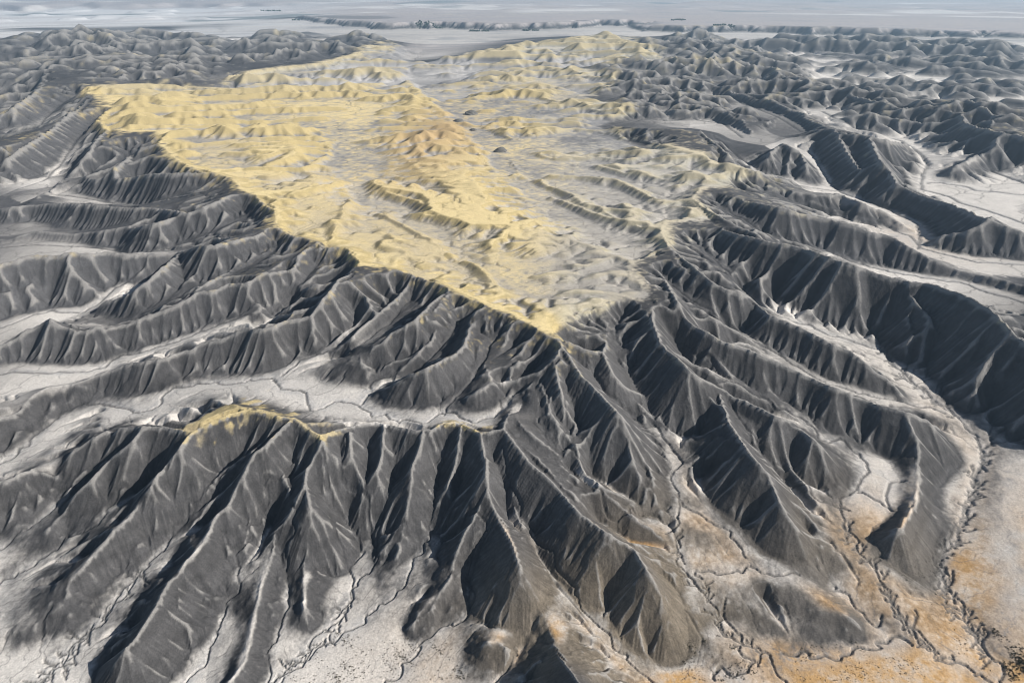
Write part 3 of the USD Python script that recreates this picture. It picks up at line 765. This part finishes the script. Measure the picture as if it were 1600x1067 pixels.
rc, _ = flow(hr, S[:NF], 0.02 * noise(hr.shape, 3, 74))
A[:NF] = accumulate2(rc, np.broadcast_to(S[:NF] ** 2, hr.shape)).reshape(hr.shape)
rill = sm(1.25, 2.6, np.log10(np.maximum(A / S ** 2, 1)))
floor = mix(floor, C(.15, .14, .135), .6 * rill * (1 - far))
floor = mix(floor, C(.37, .365, .36), .55 * np.exp(-(dv / (.45 * vw + 1)) ** 2) * sm(4, 8, vw) * (1 - far) * (.8 + .4 * n2))
floor = mix(floor, C(.12, .115, .11), .75 * cut * (1 - far))
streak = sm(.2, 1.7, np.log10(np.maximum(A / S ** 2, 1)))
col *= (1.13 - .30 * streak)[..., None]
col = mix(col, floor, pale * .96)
spots = sum(k * blob(u, v, z, r) for u, v, z, r, k in ((400, 640, 77, 42, 1.5), (495, 678, 72, 18, 1.1), (720, 662, 71, 26, 1.2), (330, 655, 74, 30, 1.1), (760, 765, 65, 10, .5), (285, 870, 25, 20, .4), (430, 600, 60, 30, .5)))
edge = sm(0.02, 0.55, pl1 + 0.12 * n1 + 0.17 * n2)
ych = edge * sm(82, 98, h + 12 * sm(1500, 2800, rr) + 4 * n1 + 4 * n2 - 14 * sm(.3, .8, slope_s))
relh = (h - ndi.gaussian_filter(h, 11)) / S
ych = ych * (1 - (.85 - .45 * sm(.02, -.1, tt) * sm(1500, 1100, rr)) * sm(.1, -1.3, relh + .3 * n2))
ych = np.maximum(ych, .85 * sm(.35, .9, spots * (1 + .5 * n1 + .5 * n2) * (.35 + .8 * sm(.55, .2, slope_s)) * sm(-1.3, .5, (h - ndi.gaussian_filter(h, 16)) / S)))
yel = 1.0
rimm = np.zeros(h.shape, bool)
q = densify(Z(*RIM), .5); x, y = world(q[:, 0], q[:, 1], q[:, 2]); i, j = to_grid(x, y, DL); rimm[np.round(i).astype(int), np.round(j).astype(int)] = True
rimd = ndi.distance_transform_edt(~rimm) * S
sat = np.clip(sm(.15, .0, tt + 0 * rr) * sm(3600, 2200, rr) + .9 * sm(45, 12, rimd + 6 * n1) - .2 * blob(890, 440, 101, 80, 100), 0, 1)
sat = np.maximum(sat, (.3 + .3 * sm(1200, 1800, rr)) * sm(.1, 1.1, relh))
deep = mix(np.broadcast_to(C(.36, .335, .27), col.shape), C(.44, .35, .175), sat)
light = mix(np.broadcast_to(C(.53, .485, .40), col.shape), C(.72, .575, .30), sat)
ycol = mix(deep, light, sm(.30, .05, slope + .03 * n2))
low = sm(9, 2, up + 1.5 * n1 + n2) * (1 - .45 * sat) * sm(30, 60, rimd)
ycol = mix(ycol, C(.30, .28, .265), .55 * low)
ycol = mix(ycol, C(.13, .11, .08), .7 * cut)
ycol = mix(ycol, C(.40, .26, .14), .6 * np.clip(blob(680, 215, 90, 110, 420), 0, 1) * np.clip(.7 + .5 * n1, 0, 1))
ycol = mix(ycol, C(.20, .165, .10), .6 * rill)
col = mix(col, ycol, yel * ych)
print("coloured", time.time() - T0)

# ------------------------------------------------------------------ ground meshes
gmat = usdkit.material(stage, "/World/Looks/ground_look", {
    "a": ("attribute", {"attribute": "albedo"}),
    "geo": ("geometry", {}),
    "n": ("noise_texture", {"scale": 0.30, "detail": 5.0, "roughness": 0.65}),
    "g": ("noise_texture", {"scale": 0.75, "detail": 4.0, "roughness": 0.8}),
    "gr": ("map_range", {"from_min": 0.25, "from_max": 0.75, "to_min": 0.66, "to_max": 1.34}),
    "mul": ("mix_color", {"blend_type": "multiply", "fac": 1.0, "use_clamp": False}),
    "bump": ("bump", {"strength": 0.7, "distance": 0.8}),
    "p": ("principled_bsdf", {"roughness": 0.95, "specular_ior_level": 0.15})},
    [("a.color", "mul.a"), ("geo.position", "g.vector"), ("g.fac", "gr.value"), ("gr.result", "mul.b"), ("mul.result", "p.base_color"), ("geo.position", "n.vector"), ("n.fac", "bump.height"), ("bump.normal", "p.normal")], surface="p.BSDF")

ri = np.concatenate([np.arange(0, int(math.log(2500 / R0) / DL)), np.arange(int(math.log(2500 / R0) / DL), NI, 2)])
cj = np.arange(NJ)
P = np.stack([X, Y, h], -1)[ri]
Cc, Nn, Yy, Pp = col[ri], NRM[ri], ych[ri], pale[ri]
U, V = pixel(P[..., 0], P[..., 1], P[..., 2])
vis = (U > -170) & (U < 1770) & (V < 1240)
ids = np.arange(P.shape[0] * P.shape[1]).reshape(P.shape[:2])
q = np.stack([ids[:-1, :-1], ids[:-1, 1:], ids[1:, 1:], ids[1:, :-1]], -1)
keep = vis[:-1, :-1] | vis[1:, 1:]
cls = np.zeros(q.shape[:2], int)
yq = (Yy[:-1, :-1] + Yy[1:, 1:]) / 2; pq = (Pp[:-1, :-1] + Pp[1:, 1:]) / 2; rq = np.broadcast_to(rr[ri][:-1], q.shape[:2])
cls[pq > .5] = 1
cls[(pl1[ri][:-1, :-1] > .5)] = 2
cls[(rq > 5200)] = 3

def ground(name, verts, faces, colours, normals, label):
    used, inv = np.unique(faces, return_inverse=True)
    m = UsdGeom.Mesh.Define(stage, "/World/" + name)
    m.CreatePointsAttr(Vt.Vec3fArray.FromNumpy(verts.reshape(-1, 3)[used].astype(np.float32)))
    m.CreateFaceVertexCountsAttr(Vt.IntArray.FromNumpy(np.full(len(faces), 3, np.int32)))
    m.CreateFaceVertexIndicesAttr(Vt.IntArray.FromNumpy(inv.astype(np.int32).ravel()))
    m.CreateSubdivisionSchemeAttr("none")
    m.CreateNormalsAttr(Vt.Vec3fArray.FromNumpy(normals.reshape(-1, 3)[used].astype(np.float32))); m.SetNormalsInterpolation("vertex")
    UsdGeom.PrimvarsAPI(m).CreatePrimvar("albedo", T.Color3fArray, "vertex").Set(Vt.Vec3fArray.FromNumpy(np.clip(colours.reshape(-1, 3)[used], .01, .9).astype(np.float32)))
    UsdShade.MaterialBindingAPI.Apply(m.GetPrim()).Bind(gmat)
    m.GetPrim().SetCustomDataByKey("kind", "structure"); m.GetPrim().SetCustomDataByKey("label", label)
    print(name, len(faces))

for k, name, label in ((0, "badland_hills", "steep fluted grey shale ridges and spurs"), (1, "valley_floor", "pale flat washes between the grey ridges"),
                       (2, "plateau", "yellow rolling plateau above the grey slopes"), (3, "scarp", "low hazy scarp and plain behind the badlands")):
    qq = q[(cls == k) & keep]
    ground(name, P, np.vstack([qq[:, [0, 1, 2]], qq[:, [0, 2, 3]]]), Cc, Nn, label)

nr, nt = 260, 520
fr = np.exp(np.linspace(math.log(rr[ri[-1], 0]), math.log(40000), nr)); ft = np.linspace(-TH, TH, nt)
FX, FY = fr[:, None] * np.sin(ft), fr[:, None] * np.cos(ft)
left = sm(-.14, -.42, ft)[None] * np.ones((nr, 1)); rf = fr[:, None] * (1 + .05 * noise((nr, nt), (30, 7), 60))
rim0 = 14 + 74 * sm(-.42, -.14, ft)
FZ = rim0 + (np.interp(ft, tt[0], h[ri[-1]]) - rim0) * np.exp(-np.arange(nr) / 4.0)[:, None] + np.clip(np.linspace(0, 8, nr), 0, 1)[:, None] * (1 - .8 * left) * (20 * np.abs(noise((nr, nt), (6, 30), 61)) + 9 * noise((nr, nt), (3, 9), 62) - 10)
FZ = FZ + left * (70 * sm(15200, 15900, rf) + 26 * sm(.7, 1.3, noise((nr, nt), (5, 9), 67)) * sm(9800, 10300, fr)[:, None])
dzr, dzt = np.gradient(FZ); dzr = dzr / np.gradient(fr)[:, None]; dzt = dzt / (fr[:, None] * (ft[1] - ft[0]))
fn = np.stack([-(dzr * np.sin(ft) + dzt * np.cos(ft)), -(dzr * np.cos(ft) - dzt * np.sin(ft)), np.ones((nr, nt))], -1); fn /= np.linalg.norm(fn, axis=-1, keepdims=True)
fc = np.empty((nr, nt, 3), np.float32); fc[:] = C(.40, .36, .345)
fc = mix(fc, C(.58, .55, .52), sm(.5, 1.6, noise((nr, nt), (14, 40), 63) + .6 * noise((nr, nt), (6, 14), 64)))
fc = mix(fc, C(.62, .61, .60), left * sm(15500, 14500, rf) * np.clip(.9 + .3 * noise((nr, nt), (6, 40), 68), 0, 1))
fc = mix(fc, C(.22, .24, .24), sm(1.0, 2.0, noise((nr, nt), (9, 26), 65) + .5 * noise((nr, nt), (4, 8), 66)))
fid = np.arange(nr * nt).reshape(nr, nt)
fq = np.stack([fid[:-1, :-1], fid[:-1, 1:], fid[1:, 1:], fid[1:, :-1]], -1).reshape(-1, 4)
ground("plain", np.stack([FX, FY, FZ], -1), np.vstack([fq[:, [0, 1, 2]], fq[:, [0, 2, 3]]]), fc, fn, "far desert plain reaching the skyline")

# ------------------------------------------------------------------ things on the ground
import trimesh
def ground_z(x, y):
    i, j = to_grid(np.asarray(x, float), np.asarray(y, float), DL)
    return ndi.map_coordinates(h, [np.atleast_1d(i), np.atleast_1d(j)], order=1, mode="nearest")

def on_ground(u, v, z=20.0):
    """The point of the ground that pixel (u, v) sees, by following its sight line."""
    u, v = np.atleast_1d(np.asarray(u, float)), np.atleast_1d(np.asarray(v, float)); z = np.full(u.shape, float(z))
    for _ in range(25):
        x, y = world(u, v, z); z = .5 * z + .5 * ground_z(x, y)
    x, y = world(u, v, z)
    return x, y, ground_z(x, y)

def tag(p, label, cat, group=None, kind=None):
    p.SetCustomDataByKey("label", label); p.SetCustomDataByKey("category", cat)
    if group: p.SetCustomDataByKey("group", group)
    if kind: p.SetCustomDataByKey("kind", kind)

def plain_look(name, colour, scale, spread=.35):
    return usdkit.material(stage, "/World/Looks/" + name, {
        "geo": ("geometry", {}), "n": ("noise_texture", {"scale": scale, "detail": 4.0, "roughness": .65}),
        "r": ("rgb_ramp", {"ramp": [(.3, tuple(c * (1 - spread) for c in colour)), (.7, tuple(c * (1 + spread) for c in colour))]}),
        "p": ("principled_bsdf", {"roughness": .95, "specular_ior_level": .1})},
        [("geo.position", "n.vector"), ("n.fac", "r.fac"), ("r.color", "p.base_color")], surface="p.BSDF")

def lump(sub, seed, squash, rough):
    m = trimesh.creation.icosphere(sub, 1.0); g = np.random.default_rng(seed); v = np.array(m.vertices); k = 1
    for f, a in ((1.3, .5), (2.6, .3), (5.2, .2)):
        d = g.standard_normal((3, 3)) * f; ph = g.uniform(0, 6, 3)
        k = k + rough * a * np.sin(v @ d.T + ph).sum(1) / 1.7
    v = v * np.asarray(k)[:, None] * [1, 1, squash]
    return v, np.array(m.faces)

def bush(seed):
    """A low desert shrub: leaf-sized faces scattered through a squat crown."""
    g = np.random.default_rng(seed); n = 34
    c = g.standard_normal((n, 3)); c = c / np.linalg.norm(c, axis=1)[:, None] * g.uniform(.35, 1, (n, 1)) ** .5 * [1, 1, .62]; c[:, 2] = np.abs(c[:, 2]) + .06
    a = g.standard_normal((n, 2, 3)) * .30
    v = np.concatenate([c, c + a[:, 0], c + a[:, 1]]); i = np.arange(n)
    return v, np.stack([i, i + n, i + 2 * n], 1)

shrub_look = plain_look("shrub_look", (.055, .050, .030), .8)
stem_look = plain_look("stem_look", (.10, .075, .05), 3.0)
rock_look = plain_look("rock_look", (.13, .125, .115), .25)
clump_look = plain_look("clump_look", (.045, .06, .04), .02)

REGIONS = [
 ("small dark shrub dotted on the pale fan at the bottom centre", "shrubs on the pale fan at the bottom", [(440,1045),(520,985),(600,1000),(690,990),(740,1060),(600,1066),(430,1066)], 110, 620, 1.1),
 ("small dark shrub dotted on the orange flat at bottom right of centre", "shrubs on the orange flat between the two channels", [(1060,1064),(1075,1000),(1120,990),(1195,1040),(1210,1064)], 60, 240, 1.2),
 ("small dark shrub on the tan apron left of the lower right wash", "shrubs on the tan apron", [(1230,1064),(1250,1010),(1330,1000),(1420,1030),(1480,1064)], 45, 260, 1.1),
 ("small shrub beside the braided channel of the wide right wash", "shrubs along the right wash", [(1400,880),(1450,870),(1520,990),(1560,1060),(1530,1064),(1440,960)], 35, 160, 1.1),
 ("brown shrub in the dense belt on the bank at the bottom right corner", "shrubs on the corner bank", [(1545,975),(1600,1010),(1640,1064),(1575,1064),(1560,1010)], 40, 420, 1.9),
]
from shapely import Polygon, contains_xy
used_names = {}
def number(name):
    k = used_names.get(name, 0); used_names[name] = k + 1
    return name if k == 0 else f"{name}_{k:03d}"
proto = None
spare_v, spare_f, off = [], [], 0
gs = np.random.default_rng(21)
for label, group, poly, n_one, n_rest, size in REGIONS:
    p = np.array(poly, float); pg = Polygon(p); n = n_one + n_rest
    u, v = gs.uniform(p[:, 0].min(), p[:, 0].max(), n * 8), gs.uniform(p[:, 1].min(), p[:, 1].max(), n * 8)
    cl = np.exp(.75 * (np.sin(u * .071 + 1) + np.sin(v * .093 + u * .031) + np.sin(u * .19 - v * .17)))
    okk = contains_xy(pg, u, v) & (gs.uniform(0, 8, len(u)) < cl)
    u, v = u[okk][:n], v[okk][:n]
    x, y, z = on_ground(u, v)
    rad = .60 * size * gs.uniform(.40, 1.0, len(u)) ** 1.5
    order = np.argsort(-rad)
    for c, k in enumerate(order):
        if c < n_one:
            nm = number("desert_shrub")
            if proto is None:
                r = UsdGeom.Xform.Define(stage, "/World/" + nm)
                bv, bf = bush(5)
                usdkit.mesh(stage, f"/World/{nm}/foliage", (bv, bf), shrub_look)
                st = trimesh.creation.cylinder(.05, .5, sections=5); st.apply_translation([0, 0, .15])
                usdkit.mesh(stage, f"/World/{nm}/stem", st, stem_look)
                proto = r.GetPrim().GetPath()
            else:
                r = UsdGeom.Xform.Define(stage, "/World/" + nm)
                r.GetPrim().GetReferences().AddInternalReference(proto); r.GetPrim().SetInstanceable(True)
            r.ClearXformOpOrder()
            r.AddTranslateOp().Set(Gf.Vec3d(float(x[k]), float(y[k]), float(z[k] - .05)))
            r.AddRotateZOp().Set(float(gs.uniform(0, 360))); r.AddScaleOp().Set(Gf.Vec3f(float(rad[k]), float(rad[k]), float(rad[k] * gs.uniform(.7, 1.1))))
            tag(r.GetPrim(), label, "shrub", group)
        else:
            bv, bf = bush(50 + c % 5); a = gs.uniform(0, 6.28)
            q = np.column_stack([bv[:, 0] * math.cos(a) - bv[:, 1] * math.sin(a), bv[:, 0] * math.sin(a) + bv[:, 1] * math.cos(a), bv[:, 2]]) * rad[k] * .8
            spare_v.append(q + [x[k], y[k], z[k]]); spare_f.append(bf + off); off += len(bv)
tag(usdkit.mesh(stage, "/World/scattered_shrubs", (np.vstack(spare_v), np.vstack(spare_f)), shrub_look).GetPrim(), "fine scatter of tiny shrubs over the flats along the bottom", "scrub", kind="stuff")

for u, v, wpx, label in ((735, 179, 18, "long dark rounded rock knoll in the plateau gorge, farthest of the line"), (717, 191, 15, "dark rock knoll on the left bank of the plateau gorge"),
                         (740, 204, 11, "smallest dark rounded rock knoll in the plateau gorge"), (782, 237, 22, "largest dark rock knoll, nearest in the plateau gorge line")):
    x, y, z = (float(a[0]) for a in on_ground(u, v, 85))
    m = wpx * math.hypot(math.hypot(x, y), CAM_H - z) / FPX / 2
    bv, bf = lump(4, int(u), .62, .30)
    o = usdkit.mesh(stage, "/World/" + number("rock_knoll"), (bv * m, bf), rock_look, smooth=True)
    UsdGeom.Xformable(o).AddTranslateOp().Set(Gf.Vec3d(x, y, z - .12 * m))
    tag(o.GetPrim(), label, "rock")

for u, v, wpx, n, label in ((424, 26, 22, 40, "dark grove on the pale flats far left of centre"), (463, 34, 10, 16, "small dark grove right of the larger one on the far flats"),
                            (672, 47, 30, 60, "dark grove at the foot of the far scarp, above the gorge mouth"), (748, 52, 22, 40, "dark grove under the far scarp right of centre"),
                            (830, 51, 18, 30, "thin dark grove under the far scarp, near the pale fingers"), (1130, 52, 24, 45, "dark grove under the far scarp on the right"),
                            (1060, 30, 16, 24, "thin line of dark lumps on the plain behind the far scarp")):
    uu = u + gs.uniform(-.7, .7, n) * wpx; vv = v + gs.standard_normal(n) * .25
    x, y = world(uu, vv, 20.0 if v > 31 or u < 600 else 88.0); inside = np.hypot(x, y) < R1 * .98
    z = np.where(inside, ground_z(x, y), 84.0)
    V, F, o_ = [], [], 0  # each one is a cluster of dark green rounded lumps
    for k in range(n):
        bv, bf = lump(1, 300 + k % 7, 1.1, .5); rr_ = gs.uniform(4, 7.5)
        V.append(bv * rr_ + [x[k], y[k], z[k] + .8 * rr_]); F.append(bf + o_); o_ += len(bv)
    tag(usdkit.mesh(stage, "/World/" + number("clump"), (np.vstack(V), np.vstack(F)), clump_look).GetPrim(), label, "trees", kind="stuff")

# ------------------------------------------------------------------ the air
hz = usdkit.material(stage, "/World/Looks/haze_look", {"v": ("principled_volume", {"color": (0.58, 0.80, 1.0), "density": 4.4e-5, "anisotropy": 0.2})}, [], volume="v.volume")
bx, b0, b1 = 42000.0, -40.0, 425.0
hv = np.array([(x, y, z) for z in (b0, b1) for y in (-bx, bx) for x in (-bx, bx)], float)
hf = np.array([(0, 2, 3), (0, 3, 1), (4, 5, 7), (4, 7, 6), (0, 1, 5), (0, 5, 4), (2, 6, 7), (2, 7, 3), (0, 4, 6), (0, 6, 2), (1, 3, 7), (1, 7, 5)])
hm = usdkit.mesh(stage, "/World/haze", (hv, hf), hz)
hm.GetPrim().SetCustomDataByKey("kind", "stuff")
hm.GetPrim().SetCustomDataByKey("label", "thin blue haze that veils the far plain and scarp")
hm.GetPrim().SetCustomDataByKey("category", "haze")
print("done", time.time() - T0)
